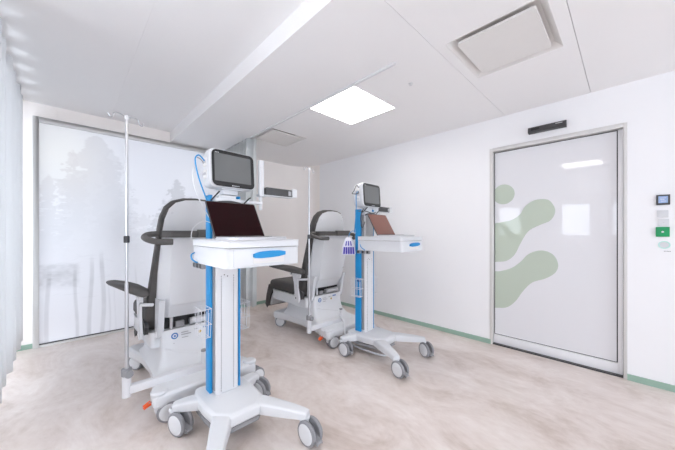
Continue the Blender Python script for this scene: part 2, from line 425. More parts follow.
def forest():
    x0, x1, z0, z1 = FX0+t, FX1-t, 0.030, FZ1-0.055
    nx, nz = 250, 300
    xs = np.linspace(x0, x1, nx); zs = np.linspace(z0, z1, nz); X, Z = np.meshgrid(xs, zs)
    rng = np.random.RandomState(4)
    D_ = np.zeros_like(X)
    def smooth(t_): return np.clip(t_, 0, 1)**2*(3-2*np.clip(t_, 0, 1))
    tab = rng.rand(64, 64)
    def noise(u, v):
        i, j = np.floor(u).astype(int), np.floor(v).astype(int); a, b = u-i, v-j; a = a*a*(3-2*a); b = b*b*(3-2*b)
        T_ = lambda p, q: tab[p % 64, q % 64]
        return (T_(i, j)*(1-a)+T_(i+1, j)*a)*(1-b) + (T_(i, j+1)*(1-a)+T_(i+1, j+1)*a)*b
    def fir(cx, top, base, hw, amt, seed, pw=0.75, fade=0.9):
        r = np.random.RandomState(seed); h = np.clip((top - Z)/(top-base), 0, 1.6)
        ph = r.rand(6)*6.28
        side = np.where(X < cx, 0, 1)
        wob = 0
        for k, (fq, am) in enumerate(((9, .16), (17, .14), (31, .10))):
            ph2 = np.where(side == 0, ph[k], ph[k+3]); tt = (h*fq + ph2) % 1.0
            wob = wob + am*(0.5 - tt)
        nv = noise(X*8+seed, Z*12)*.5 + noise(X*22+seed, Z*34)*.45 + noise(X*50, Z*80+seed)*.3
        wid = hw*np.clip(h, 0, 1)**pw*(1+wob) + 0.012*(h > 0) + (nv-.62)*0.26*np.clip(h*3, .2, 1)
        m = smooth((wid - np.abs(X-cx))/0.03)*(Z < top+.02)
        f = amt*np.clip(1-(h-fade)/0.5, 0, 1)
        return m*f
    # tall hazy spruces
    for a in ((0.25, 2.32, 1.2, .34, .060, 1, .5), (0.05, 2.12, 1.3, .13, .055, 2, .6), (0.38, 2.2, 1.2, .20, .05, 3, .6), (-0.14, 1.80, 1.1, .14, .055, 5, .6), (0.52, 1.85, 1.0, .17, .03, 6, .6),
              (1.08, 1.93, 1.35, .20, .10, 7), (0.92, 1.66, 1.2, .13, .08, 8), (1.26, 1.72, 1.2, .16, .08, 9), (0.70, 1.45, 1.0, .12, .035, 10), (1.5, 1.8, 1.1, .2, .07, 11), (1.72, 1.9, 1.1, .18, .07, 12)):
        D_ = np.maximum(D_, fir(*a)) + 0.25*fir(*a)
    # bare trunks standing in the mist
    for cx, w_, top, amt in ((-0.145, .022, .92, .10), (0.075, .020, .9, .11), (0.195, .024, 1.05, .12), (0.30, .026, 1.15, .11), (0.36, .013, .7, .08), (0.42, .010, .7, .06), (0.62, .014, .9, .07), (0.95, .02, 1.0, .08), (1.2, .02, 1.0, .08), (1.5, .02, 1.0, .08)):
        xx = X - cx - 0.012*np.sin(Z*5+cx*20) + 0.02*(np.clip(0.25-Z, 0, 1))
        m = smooth((w_ - np.abs(xx))/0.012)*smooth((top-Z)/0.3)*(0.8+0.35*noise(X*7, Z*14+cx*31)-.15)
        D_ = np.maximum(D_, m*amt*1.1)
    # tangle of low branches
    n = np.zeros_like(X)
    for k in range(26):
        cx, cz = rng.uniform(-.17, .12), rng.uniform(.60, .86); sl = rng.uniform(-.35, .35); le = rng.uniform(.05, .14)
        n = np.maximum(n, smooth((0.012-np.abs(Z-cz-sl*(X-cx)))/0.012)*smooth((le-np.abs(X-cx))/0.05))
    box_ = smooth((0.12-X)/0.06)*smooth((Z-.55)/.12)*smooth((.88-Z)/.05)
    D_ += box_*(0.05+0.09*noise(X*30, Z*40)) + n*0.025*box_
    for k in range(30):
        cx, cz = rng.uniform(-.15, .5), rng.uniform(.45, .95); sl = rng.uniform(-.5, .5); le = rng.uniform(.04, .10)
        D_ += 0.035*smooth((0.007-np.abs(Z-cz-sl*(X-cx)))/0.008)*smooth((le-np.abs(X-cx))/0.05)
    v = 0.80 - D_*1.35
    warm = np.exp(-(((X+0.05)/.35)**2 + ((Z-2.05)/.45)**2))
    rgb = np.stack([v*(0.955+0.07*warm), v*(0.955+0.055*warm), v*(0.995-0.02*warm), np.ones_like(v)], -1)
    rgb[..., :3] += 0.03*warm[..., None]
    pink = D_*warm
    rgb[..., 0] += 0.2*pink
    verts = np.stack([X-0.8, np.full_like(X, -0.016), Z], -1).reshape(-1, 3)
    idx = np.arange(nx*nz).reshape(nz, nx)
    faces = np.stack([idx[:-1,:-1], idx[:-1,1:], idx[1:,1:], idx[1:,:-1]], -1).reshape(-1, 4)
    me = bpy.data.meshes.new('printed_pane')
    me.from_pydata(verts.tolist(), [], faces.tolist())
    ca = me.color_attributes.new('print', 'FLOAT_COLOR', 'POINT')
    ca.data.foreach_set('color', rgb.reshape(-1).astype(np.float32))
    me.materials.append(M['forest_print'])
    o = bpy.data.objects.new('printed_pane', me); COL.objects.link(o); o.parent = fp
forest()

# ================================================================== CEILING FITTINGS
def ceiling_light(h, z, label):
    x0, x1, y0, y1 = h
    r = tag(empty('ceiling_light', ((x0+x1)/2, (y0+y1)/2, z)), label, 'ceiling light', 'square ceiling lights')
    a = (x1-x0)/2; g = 0.002; e = 0.008
    bm = new_bm()
    for q in ((-a+g, -a+e, -a+g, a-g), (a-e, a-g, -a+g, a-g), (-a+e, a-e, -a+g, -a+e), (-a+e, a-e, a-e, a-g)): box(bm, *q, -0.003, 0.03)
    fin(bm, 'frame', 'white_metal', r, smooth=False)
    fin(bx(-a+e, a-e, -a+e, a-e, -0.0015, 0.02), 'diffuser', 'lamp_diffuser', r, smooth=False)
ceiling_light(LIGHTS_LOW[0], ZLO, 'square lit panel light beside the short ceiling curtain track')
ceiling_light(LIGHTS_HIGH[0], ZHI, 'square lit panel light in the raised ceiling facing the door')

def vent(h, label):
    x0, x1, y0, y1 = h; cx, cy = (x0+x1)/2, (y0+y1)/2; ax, ay = (x1-x0)/2, (y1-y0)/2
    r = tag(empty('ceiling_vent', (cx, cy, ZLO)), label, 'air vent', 'square ceiling vents')
    bm = new_bm(); rings = []
    for (d, z) in ((0.0, -0.002), (0.04, 0.034), (0.09, 0.037)):
        rings.append([(-ax+d, -ay+d, z), (ax-d, -ay+d, z), (ax-d, ay-d, z), (-ax+d, ay-d, z)])
    for (d, z) in ((0.09, 0.06), (0.0, 0.06)):
        rings.append([(-ax+d, -ay+d, z), (ax-d, -ay+d, z), (ax-d, ay-d, z), (-ax+d, ay-d, z)])
    rings.append(rings[0])
    loft(bm, rings, close=False); bmesh.ops.remove_doubles(bm, verts=bm.verts, dist=1e-5)
    fin(bm, 'recess_frame', 'cream_plastic', r, smooth=False)
    fin(bx(-ax+0.085, ax-0.085, -ay+0.085, ay-0.085, 0.052, 0.075), 'duct_back', 'joint_dark', r, smooth=False)
    pl = prism(new_bm(), [(x, y, -0.006) for x, y in rrect(-ax+0.056, ax-0.056, -ay+0.056, ay-0.056, 0.012)], (0, 0, 0.016))
    fin(pl, 'plate', 'cream_plastic', r, bevel=0.003)
    for sx in (-1, 1):
        for sy in (-1, 1): fin(cyl(new_bm(), (sx*(ax-.15), sy*(ay-.15), 0.01), (sx*(ax-.15), sy*(ay-.15), 0.055), 0.006, n=8), 'hanger_pin', 'grey_plastic', r)
vent(VENTS[0], 'square ceiling vent with raised plate between two ceiling joints')
vent(VENTS[1], 'square ceiling vent with raised plate next to the gathered divider curtain')

# curtain track and divider curtain
TX = 1.690
bm = bx(TX-0.011, TX+0.011, 1.157, YB-0.03, ZLO-0.016, ZLO-0.0005)
tr = tag(fin(bm, 'curtain_track', 'white_metal', None, bevel=0.002), 'white curtain track running along the dropped ceiling past the lamp', 'curtain track')

def curtain(name, x, y0, y1, z0, z1, folds, amp, material, label, hem=None, ny=None, phase=0.0, sharp=1.0, parent=None):
    n = folds*14; nz = 10; g = []
    rng = random.Random(3); ph = [rng.uniform(-0.35, 0.35) for _ in range(folds+2)]; am = [rng.uniform(0.75, 1.15) for _ in range(folds+2)]
    bm = new_bm()
    for k in range(nz+1):
        zz = z0 + (z1-z0)*k/nz; row = []
        for i in range(n+1):
            s = i/n*folds; f = int(s); a = 2*PI*(s + phase); sp = 1 + 0.12*math.sin(2.2*k/nz*3 + f)
            c = math.sin(a + ph[f]*(1-k/nz)*0.8); c = math.copysign(abs(c)**0.7, c)
            yy = y0 + (y1-y0)*i/n + 0.35*amp*math.sin(2*a)*0.5
            row.append(bm.verts.new((x + amp*am[f]*c*(0.85 + 0.15*sp), yy, zz)))
        g.append(row)
    for k in range(nz):
        for i in range(n): bm.faces.new((g[k][i], g[k][i+1], g[k+1][i+1], g[k+1][i]))
    o = fin(bm, name, material, None, angle=80)
    sm = o.modifiers.new('thickness', 'SOLIDIFY'); sm.thickness = 0.003
    return o
o = curtain('divider_curtain', TX, 3.28, 4.12, 0.26, ZLO-0.02, 8, 0.05, 'divider_cloth', '')
tag(o, 'grey-white divider curtain gathered at the end of the ceiling track', 'curtain')
o = curtain('window_curtain', -0.345, 2.30, 4.19, 0.17, ZHI-0.055, 7, 0.05, 'curtain_cloth', '')
tag(o, 'white pleated full-length curtain by the frosted panel', 'curtain')
rl = tag(fin(bx(-0.365, -0.325, 2.2, YB-0.01, ZHI-0.03, ZHI-0.0005), 'curtain_rail', 'aluminium', None, bevel=0.002), 'grey ceiling rail above the white pleated curtain', 'curtain rail')
gm = None
for i in range(17):
    y = 2.33 + i*0.115
    if gm is None:
        gm = fin(bx(-0.349, -0.341, -0.005, 0.005, ZHI-0.056, ZHI-0.03), 'glider', 'grey_plastic', rl, smooth=False)
        g_ = gm
    else:
        g_ = gm.copy(); COL.objects.link(g_)
    g_.location.y = y

# sprinkler
sp = tag(empty('sprinkler_head', (2.02, 1.23, ZLO)), 'tiny round white sprinkler rose on the dropped ceiling', 'sprinkler')
fin(lathe(new_bm(), (0, 0, 0), (0, 0, -1), [(0, .018), (.004, .017), (.005, .007), (.014, .006), (.015, .012), (.017, .012)]), 'rose', 'white_metal', sp)

# ================================================================== RIGHT WALL FITTINGS
ds = tag(empty('door_sensor', (XR, 0.53, 2.165)), 'black motion sensor bar above the sliding door', 'sensor')
pr = [(-0.001, 0), (-0.05, 0.004), (-0.056, 0.014), (-0.05, 0.05), (-0.036, 0.058), (-0.001, 0.058)]
fin(prism(new_bm(), [(x, -0.145, z) for x, z in pr], (0, 0.29, 0)), 'housing', 'dark_grey', ds, bevel=0.002)
fin(bx(-0.0575, -0.05, -0.12, -0.07, 0.036, 0.042), 'maker_mark', 'silver', ds, smooth=False)
fin(bx(-0.058, -0.05, 0.05, 0.12, 0.018, 0.042), 'lens', 'black', ds, smooth=False)

def plate(name, y, z, wy, hz, m, label, cat, depth=0.01):
    r = tag(empty(name, (XR, y, z)), label, cat)
    fin(bx(-depth, -0.0005, -wy/2, wy/2, -hz/2, hz/2), 'plate', m, r, bevel=0.002)
    return r
r = plate('room_controller', -0.190, 1.45, 0.070, 0.078, 'dark_grey', 'small black room controller with a pale blue display', 'controller', 0.014)
fin(bx(-0.0155, -0.0135, -0.024, 0.024, -0.024, 0.028), 'display', 'display_blue', r, smooth=False)
bm = new_bm()
for k, (yy, ww) in enumerate(((0.0, .03), (0.004, .022), (-0.002, .026))): box(bm, -0.016, -0.0153, yy-ww/2, yy+ww/2, 0.012-k*0.012, 0.0155-k*0.012)
fin(bm, 'readout', 'white_metal', r, smooth=False)
r = plate('light_switch', -0.188, 1.343, 0.058, 0.055, 'white_plastic', 'white rocker switch right under the black controller', 'switch', 0.009)
fin(bx(-0.013, -0.0085, -0.021, 0.021, -0.02, 0.02), 'rocker', 'white_plastic', r, bevel=0.0015)
r = plate('blank_plate', -0.193, 1.278, 0.055, 0.052, 'white_plastic', 'blank white wall plate just above the green plate', 'wall plate', 0.007)
fin(lathe(new_bm(), (-0.007, 0, 0), (-1, 0, 0), [(0, .004), (.001, .004)], 10), 'screw', 'silver', r)
r = plate('door_button', -0.188, 1.205, 0.070, 0.075, 'green_button', 'green door push plate with a white dot', 'button', 0.012)
fin(lathe(new_bm(), (-0.012, 0, 0), (-1, 0, 0), [(0, .007), (.002, .007), (.0025, .005)], 14), 'white_dot', 'white_plastic', r)
r = tag(empty('card_reader', (XR, -0.196, 1.105)), 'pale mint oval reader ring under the green plate', 'reader')
bm = new_bm(); ring = []
for i in range(25):
    a = 2*PI*i/24; ring.append((-0.004, 0.028*math.cos(a), 0.026*math.sin(a)))
fin(tube(bm, ring, 0.0035, 6, smooth_path=False), 'ring', 'mint', r)
fin(prism(new_bm(), [(-0.003, 0.027*math.cos(2*PI*i/20), 0.025*math.sin(2*PI*i/20)) for i in range(20)], (0.0025, 0, 0)), 'backplate', 'white_plastic', r, smooth=False)
bm = new_bm()
for k in range(5): box(bm, -0.0012, -0.0002, -0.032+k*0.007, -0.027+k*0.007, -0.050, -0.046)
fin(bm, 'caption', 'dark_grey', r, smooth=False)

# ================================================================== CASTERS
def caster(parent, x, y, yaw, r, top, wheel_gap=0.014, ww=0.024, brake=True):
    """twin wheel swivel caster; stem at x, y; trails along yaw"""
    T = Matrix.Translation((x, y, 0)) @ Matrix.Rotation(yaw, 4, 'Z')
    off = 0.050
    bm = new_bm()
    lathe(bm, (0, 0, r*1.62), (0, 0, 1), [(0, .026), (.012, .033), (.022, .034), (.03, .024), (top-r*1.62, .022)], 18)
    # hood arching between the wheels
    pts = [(-0.016, 0, r*1.75), (-.028, 0, r*1.35), (-0.02, 0, r*.98), (off-.012, 0, r*.9), (off+.012, 0, r*.9), (0.036, 0, r*1.35), (0.022, 0, r*1.75)]
    prism(bm, [(a, -wheel_gap*0.8, c) for a, b, c in pts], (0, wheel_gap*1.6, 0))
    cyl(bm, (off, -wheel_gap-ww*0.9, r), (off, wheel_gap+ww*0.9, r), 0.008, n=10)
    c = fin(xf(bm, T), 'caster', 'white_plastic', parent)
    for s in (-1, 1):
        b = new_bm(); y0 = s*wheel_gap
        lathe(b, (off, y0, r), (0, s, 0), [(0, r*.72, 1), (0.002, r*.94, 1), (ww*.3, r, 1), (ww*.7, r, 1), (ww*.96, r*.93, 1), (ww, r*.80, 0), (ww+.0015, r*.77, 0), (ww+.003, r*.3, 0), (ww+.001, r*.14, 0)], 28)
        fin(xf(b, T), 'wheel', ['white_plastic', 'tyre'], c)
    if brake:
        b = new_bm(); prism(b, [(off+.03, -.018, r*1.0), (off+r+.008, -.02, r*.72), (off+r+.012, -.02, r*.52), (off+r-.005, -.018, r*.48), (off+.028, -.016, r*.8)], (0, .036, 0))
        fin(xf(b, T), 'brake_tab', 'grey_plastic', c, bevel=0.003)
    return c

# ================================================================== MEDICAL CART
def medical_cart(loc, rz, label, yaws, pouch_side=False):
    c = tag(empty('medical_cart', loc, rz), label, 'medical cart', 'mobile monitoring carts')
    # hub of the base
    out = [(-.085,-.10),(.085,-.10),(.15,-.03),(.165,.10),(.165,.27),(.13,.348),(-.13,.348),(-.165,.27),(-.165,.10),(-.15,-.03)]
    bm = new_bm()
    loft(bm, [[(x*.93, y*.95+.005, .125) for x, y in out], [(x, y, .14) for x, y in out], [(x, y, .182) for x, y in out], [(x*.9, y*.9+.012, .197) for x, y in out]])
    fin(bm, 'base_hub', 'white_plastic', c, bevel=0.006)
    fin(prism(new_bm(), [(x*.95, y*.95+.006, .098) for x, y in out], (0, 0, .0265)), 'ballast_plate', 'grey_plastic', c, bevel=.003)
    for (sx, sy), yw in zip(((-1, 1), (-1, -1), (1, -1), (1, 1)), yaws):
        tip = Vector((sx*.262, sy*.30, 0)); root = Vector((sx*.10, .10 + sy*.12, 0))
        d = (tip-root).normalized(); n = Vector((-d.y, d.x, 0)); L = (tip-root).length
        rings = []
        for t_, hw, zb, zt in ((0, .055, .128, .190), (.3, .052, .128, .188), (.75, .040, .128, .180), (.97, .034, .130, .172), (1.06, .028, .134, .166)):
            p = root + d*L*t_
            rings.append([(p - n*hw + Vector((0,0,zb))), (p + n*hw + Vector((0,0,zb))), (p + n*hw*.97 + Vector((0,0,zt-.008))), (p + n*hw*.72 + Vector((0,0,zt))), (p - n*hw*.72 + Vector((0,0,zt))), (p - n*hw*.97 + Vector((0,0,zt-.008)))])
        lg = fin(loft(new_bm(), rings), 'leg', 'white_plastic', c, bevel=.004)
        b = new_bm(); p0 = root + d*L*.12; p1 = root + d*L*.78
        prism(b, [p0 - n*.02 + Vector((0,0,.118)), p0 + n*.02 + Vector((0,0,.118)), p1 + n*.016 + Vector((0,0,.122)), p1 - n*.016 + Vector((0,0,.122))], (0, 0, .0065))
        fin(b, 'under_strip', 'grey_plastic', lg, smooth=False)
        tp = root + d*L*.99
        caster(c, tp.x, tp.y, yw, .070, .132)
    # ribbed plug under the hub
    bm = lathe(new_bm(), (-.03, .0, .125), (0.1, -.12, -1), [(0, .01), (.012, .014), (.016, .011), (.022, .014), (.026, .011), (.032, .014), (.036, .011), (.042, .014), (.055, .012), (.06, .008)], 12)
    fin(bm, 'cable_plug', 'white_plastic', c)
    # column
    cy0, cy1 = .205, .315
    col = fin(prism(new_bm(), [(x, y, .195) for x, y in rrect(-.07, .07, cy0, cy1, .008, 3)], (0, 0, 1.20)), 'column', 'white_metal', c)
    fin(bx(-.036, .036, cy0-.0045, cy0+.002, .20, .91), 'cover_strip', 'white_plastic', col, bevel=.0015)
    bm = new_bm()
    for sx in (-1, 1):
        for k in range(46): box(bm, sx*.0395-.0012, sx*.0395+.0012, cy0-.0015, cy0+.001, .21+k*.0158, .219+k*.0158)
    o = fin(bm, 'perforations', 'dark_grey', col, smooth=False); o['kind'] = 'stuff'
    for x, z in ((-.02, .935), (.0, .925), (-.02, .99)): fin(cyl(new_bm(), (x, cy0-.002, z), (x, cy0+.002, z), .0035, n=8), 'screw', 'dark_grey', col)
    for sx in (-1, 1):
        x0, x1 = sorted((sx*.076, sx*.094 if sx < 0 else .087))
        fin(prism(new_bm(), [(x, y, .20) for x, y in rrect(x0, x1, cy1-.068 if sx < 0 else cy0+.004, cy1+.002 if sx < 0 else cy1-.03, .003, 2)], (0, 0, 1.235)), 'blue_rail', 'blue', c)
        x0, x1 = sorted((sx*.0695, sx*.0765))
        fin(bx(x0, x1, cy1-.095, cy1-.01, .22, 1.38), 'rail_shade', 'grey_plastic', c, smooth=False)  # grey strip painted in for the shade between rail and column
        # wire basket
        bk = new_bm(); ax0, ax1 = sorted((sx*.095, sx*.155)); r_ = .0016
        for zz in (.56, .64, .735):
            k = 0.008 if zz < .6 else 0
            tube(bk, [(ax0+k, .21+k, zz), (ax1-k, .21+k, zz), (ax1-k, .33-k, zz), (ax0+k, .33-k, zz), (ax0+k, .21+k, zz)], r_*1.3, 5, smooth_path=False)
        for i in range(4):
            y = .215 + .11*i/3
            tube(bk, [(ax0, y, .735), (ax0+.006, y, .56), (ax1-.006, y, .56), (ax1, y, .735)], r_, 5, smooth_path=False)
        for i in range(1, 3):
            x = ax0 + (ax1-ax0)*i/3
            tube(bk, [(x, .21, .735), (x, .218, .56), (x, .322, .56), (x, .33, .735)], r_, 5, smooth_path=False)
        b_ = fin(bk, 'wire_basket', 'white_metal', c)
        x0, x1 = sorted((sx*.088, sx*.098)); fin(bx(x0, x1, .25, .29, .70, .725), 'basket_clip', 'blue_dark', b_, bevel=.001)
    # work tray with drawer
    bm = prism(new_bm(), [(x, y, 1.03) for x, y in rrect(-.205, .205, -.325, .156, .022)], (0, 0, .094))
    tray = fin(bm, 'tray_body', 'white_plastic', c, bevel=.003)
    fin(prism(new_bm(), [(x, y, 1.124) for x, y in rrect(-.202, .202, -.322, .153, .02)], (0, 0, .003)), 'tray_joint', 'joint_dark', tray, smooth=False)
    bm = prism(new_bm(), [(x, y, 1.127) for x, y in rrect(-.208, .208, -.328, .1565, .024)], (0, 0, .034))
    fin(bm, 'tray_top', 'white_plastic', c, bevel=.006, seg=3)
    fin(bx(-.185, .185, -.29, .14, 1.1612, 1.163), 'work_mat', 'white_metal', tray, bevel=.0008)
    dr = fin(bx(-.172, .182, -.329, -.322, 1.037, 1.120), 'drawer', 'white_plastic', c, bevel=.002)
    fin(bx(-.075, .100, -.3305, -.3285, 1.046, 1.10), 'grip_recess', 'cream_plastic', dr, bevel=.001)
    bl = [(-.075, 1.078), (-.075, 1.096), (-.04, 1.104), (.012, 1.107), (.065, 1.106), (.10, 1.100), (.10, 1.086), (.06, 1.079), (.012, 1.076), (-.04, 1.075)]
    fin(prism(new_bm(), [(x, -.344, z) for x, z in bl], (0, .016, 0)), 'blue_grip', 'blue', dr, bevel=.002)
    # sockets under the left rear of the tray
    for k in range(3):
        sk = fin(bx(-.200, -.178, .02+k*.055, .055+k*.055, .998, 1.031), 'socket', 'grey_plastic', c, bevel=.002)
        fin(bx(-.2025, -.199, .026+k*.055, .049+k*.055, 1.003, 1.025), 'socket_face', 'dark_grey', sk, smooth=False)
    bm = tube(new_bm(), [(-.205, .12, 1.085), (-.228, .10, 1.075), (-.232, .08, 1.055), (-.222, .06, 1.04), (-.203, .07, 1.032)], .004, 8)
    fin(bm, 'blue_cable_loop', 'blue', c)
    # head of the column: cross bar carrying the monitor and side module
    bm = new_bm(); box(bm, -.075, .085, .20, .32, 1.395, 1.415); box(bm, -.05, .06, .215, .30, 1.415, 1.435)
    hd = fin(bm, 'column_head', 'white_plastic', c, bevel=.003)
    bm = tube(new_bm(), [(-.078, .205, 1.372), (-.07, .18, 1.385), (0, .165, 1.392), (.07, .18, 1.385), (.08, .205, 1.372)], .006, 8)
    fin(bm, 'push_handle', 'dark_grey', c)
    fin(tube(new_bm(), [(-.088, .24, 1.40), (-.075, .21, 1.425), (-.055, .19, 1.455)], .005, 6), 'cable_hook', 'black', c)
    bm = new_bm()
    tube(bm, [(.088, .22, 1.35), (.105, .20, 1.385), (.135, .19, 1.42), (.15, .19, 1.43)], .0045, 6)
    fin(bm, 'cable_hook', 'black', c)
    # side module: arm, upright slab and dark scanner body
    bm = new_bm(); box(bm, .06, .275, .255, .285, 1.40, 1.418); cyl(bm, (.265, .27, 1.36), (.265, .27, 1.47), .012, n=12); box(bm, .245, .30, .245, .295, 1.455, 1.472)
    arm = fin(bm, 'side_arm', 'white_plastic', c, bevel=.002)
    if not pouch_side:
        fin(prism(new_bm(), [(x, y, 1.455) for x, y in rrect(.245, .285, .25, .275, .006, 3)], (0, 0, .255)), 'upright_slab', 'white_plastic', arm)
    x0 = .285 if not pouch_side else .205
    bm = prism(new_bm(), [(x, .235, z) for x, z in rrect(x0+.005, x0+.225, 1.468, 1.522, .004, 2)], (0, .05, 0))
    if pouch_side: xf(bm, Matrix.Translation((0, 0, -.04)))
    md = fin(bm, 'scanner_body', 'dark_grey', c, bevel=.001)
    zz = 0 if not pouch_side else -.04
    fin(bx(x0-.006, x0+.235, .228, .292, 1.462+zz, 1.4675+zz), 'scanner_ledge', 'white_plastic', md, bevel=.001)
    fin(bx(x0+.226, x0+.265, .225, .295, 1.468+zz, 1.53+zz), 'scanner_end_cap', 'white_plastic', md, bevel=.003)
    bm = new_bm(); box(bm, x0+.195, x0+.205, .2335, .236, 1.478+zz, 1.512+zz); box(bm, x0+.21, x0+.217, .2335, .236, 1.478+zz, 1.512+zz)
    fin(bm, 'scanner_keys', 'silver', md, smooth=False)
    if pouch_side:
        fin(bx(.10, .205, .23, .29, 1.42, 1.475), 'scanner_bracket', 'white_plastic', arm, bevel=.006)
    for ch in c.children:
        if ch.name.split('.')[0] in ('column', 'blue_rail', 'rail_shade', 'wire_basket', 'column_head', 'push_handle', 'cable_hook', 'side_arm', 'scanner_body'): ch.location.y = -.048
    return c

NEAR, FAR = (0.73, 1.60, 0), (2.235, 1.675, 0)
cartA = medical_cart(NEAR, 0, '', (-1.2, -0.9, -1.5, -1.2))
cartA['label'] = 'white wheeled medical cart with an upright slab, behind the chair at the frosted panel'
cartB = medical_cart(FAR, math.radians(4), '', (-1.65, -1.8, -2.0, -1.4), True)
cartB['label'] = 'white wheeled medical cart hung with the purple striped pouch, close to the door wall'

# ================================================================== PATIENT MONITOR
def monitor(loc, rz, tilt, label, dark_loop=False):
    r = tag(empty('patient_monitor', loc, rz), label, 'monitor', 'patient monitors on the carts')
    T = Matrix.Rotation(tilt, 4, 'X')
    hw, hh = .152, .122
    bm = new_bm(); rings = []
    for y, s, rr in ((-.018, .965, .03), (-.012, 1.0, .034), (.04, 1.0, .036), (.10, .93, .04), (.125, .80, .04)):
        rings.append([(x, y, z + hh) for x, z in rrect(-hw*s, hw*s, -hh*s, hh*s, rr)])
    hs = fin(xf(loft(bm, rings), T), 'housing', 'white_plastic', r, angle=40)
    bz = prism(new_bm(), [(x, -.024, z+hh) for x, z in rrect(-.136, .146, -.112, .112, .03)], (0, .010, 0))
    fin(xf(bz, T), 'bezel', 'bezel_black', r, bevel=.003)
    sc = prism(new_bm(), [(x, -.0252, z+hh) for x, z in rrect(-.123, .125, -.084, .093, .006)], (0, .002, 0))
    s_ = fin(xf(sc, T), 'screen', 'screen_grey', r, smooth=False)
    bm = new_bm(); box(bm, -.012, -.004, -.0253, -.0238, .0135, .0205)
    for k in range(5): box(bm, .0+k*.008, .0055+k*.008, -.0253, -.0238, .0145, .0195)
    for k in range(3): box(bm, -.118+k*.009, -.112+k*.009, -.0253, -.0238, .2165, .2205)
    fin(xf(bm, T), 'front_lettering', 'silver', r, smooth=False)
    for zz in (.16, .085):
        ps = fin(xf(bx(-.1565, -.140, .02, .065, zz-.025, zz+.025), T), 'port_panel', 'cream_plastic', r, bevel=.003)
        for yy in (.03, .052): fin(xf(cyl(new_bm(), (-.165, yy, zz), (-.15, yy, zz), .008, n=10), T), 'port', 'silver', ps)
    # foot on the cart head
    bm = new_bm(); box(bm, -.07, .08, .0, .09, -.006, .012); box(bm, -.05, .05, .02, .08, -.035, -.004)
    fin(bm, 'mount_foot', 'white_plastic', r, bevel=.004)
    bm = new_bm()
    fin(tube(bm, [(-.165, .03, .15), (-.20, .03, .12), (-.20, .03, .0), (-.195, .04, -.10), (-.18, .07, -.26)] if dark_loop else [(-.165, .03, .16), (-.20, .02, .185), (-.225, .01, .165), (-.228, 0, .12), (-.215, -.02, .03), (-.17, -.03, -.10), (-.125, -.03, -.19), (-.105, -.02, -.26), (-.10, -.02, -.31)], .0042, 8), 'blue_cable', 'blue', r)
    if not dark_loop: fin(tube(new_bm(), [(-.165, .05, .085), (-.21, .04, .11), (-.235, .02, .08), (-.232, 0, -.02), (-.19, -.02, -.14), (-.14, -.02, -.22), (-.12, -.01, -.30)], .0035, 8), 'white_cable', 'white_plastic', r)
    if not dark_loop: fin(tube(new_bm(), [(-.135, -.01, -.225), (-.19, -.02, -.215), (-.245, -.02, -.25), (-.26, -.02, -.31), (-.23, -.02, -.345), (-.19, -.02, -.335)], .0025, 8), 'sensor_lead', 'white_plastic', r)
    if dark_loop:
        fin(tube(new_bm(), [(-.16, .03, .19), (-.21, .02, .205), (-.27, .0, .145), (-.30, .0, .115), (-.25, .0, .115), (-.19, .01, .13), (-.165, .03, .15)], .004, 7), 'dark_cable_loop', 'dark_grey', r)
        fin(tube(new_bm(), [(-.12, .0, -.02), (-.17, -.01, -.07), (-.18, -.01, -.14), (-.16, -.01, -.21), (-.12, -.01, -.17), (-.10, 0, -.15)], .004, 7), 'dark_cable', 'dark_grey', r)
        fin(tube(new_bm(), [(-.20, 0, -.05), (-.12, -.02, -.045), (-.02, -.03, -.06), (.06, -.02, -.05)], .004, 7), 'dark_lead', 'dark_grey', r)
    else:
        fin(tube(new_bm(), [(-.16, .05, .15), (-.18, .05, .17), (-.205, .04, .175)], .003, 6), 'grey_lead', 'grey_plastic', r)
    return r
monitor((NEAR[0]+.045, NEAR[1]+.19, 1.482), math.radians(4), math.radians(-4), 'patient monitor with blank grey screen beside the upright white slab')
monitor((FAR[0]+.02, FAR[1]+.165, 1.458), math.radians(3), math.radians(-4), 'patient monitor with a dark cable loop, on the cart with the purple pouch', True)

# ================================================================== LAPTOPS
def laptop(loc, rz, ang, label, w_=.31, lid=.235, screen='laptop_screen'):
    r = tag(empty('laptop', loc, rz), label, 'laptop', 'open laptops on the carts')
    bm = prism(new_bm(), [(x, y, 0) for x, y in rrect(-w_/2, w_/2, -.21, .0, .01, 4)], (0, 0, .014))
    b = fin(bm, 'base', 'silver', r, bevel=.002)
    bm = new_bm()
    for j in range(5):
        for i in range(13): box(bm, -w_/2+.02+i*.0207, -w_/2+.038+i*.0207, -.105+j*.0175, -.09+j*.0175, .0138, .0155)
    k = fin(bm, 'keys', 'dark_grey', b, smooth=False); k['kind'] = 'stuff'
    fin(bx(-.05, .05, -.195, -.125, .0139, .0145), 'touchpad', 'grey_plastic', b, smooth=False)
    T = Matrix.Translation((0, .004, .012)) @ Matrix.Rotation(-ang, 4, 'X')
    bm = prism(new_bm(), [(x, .0, z) for x, z in rrect(-w_/2, w_/2, 0, lid, .008, 4)], (0, .006, 0))
    l = fin(xf(bm, T), 'lid', 'dark_grey', r, bevel=.0015)
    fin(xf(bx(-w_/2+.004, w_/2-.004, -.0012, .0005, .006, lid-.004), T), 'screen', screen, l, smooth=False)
    bm = new_bm(); cyl(bm, (-w_*.4, .004, .012), (w_*.4, .004, .012), .006, n=10)
    fin(bm, 'hinge', 'dark_grey', r)
    return r
laptop((NEAR[0]-.008, NEAR[1]-.065, 1.163), math.radians(5), math.radians(30), 'open laptop with near-black screen on the cart behind the nearer-to-panel chair')['label'] = 'open laptop with a near-black screen on the cart with the upright slab'
laptop((FAR[0]-.005, FAR[1]-.06, 1.163), math.radians(3), math.radians(30), 'open laptop with a reddish brown sheen painted on its screen on the cart with the purple pouch', screen='laptop_screen_sheen')

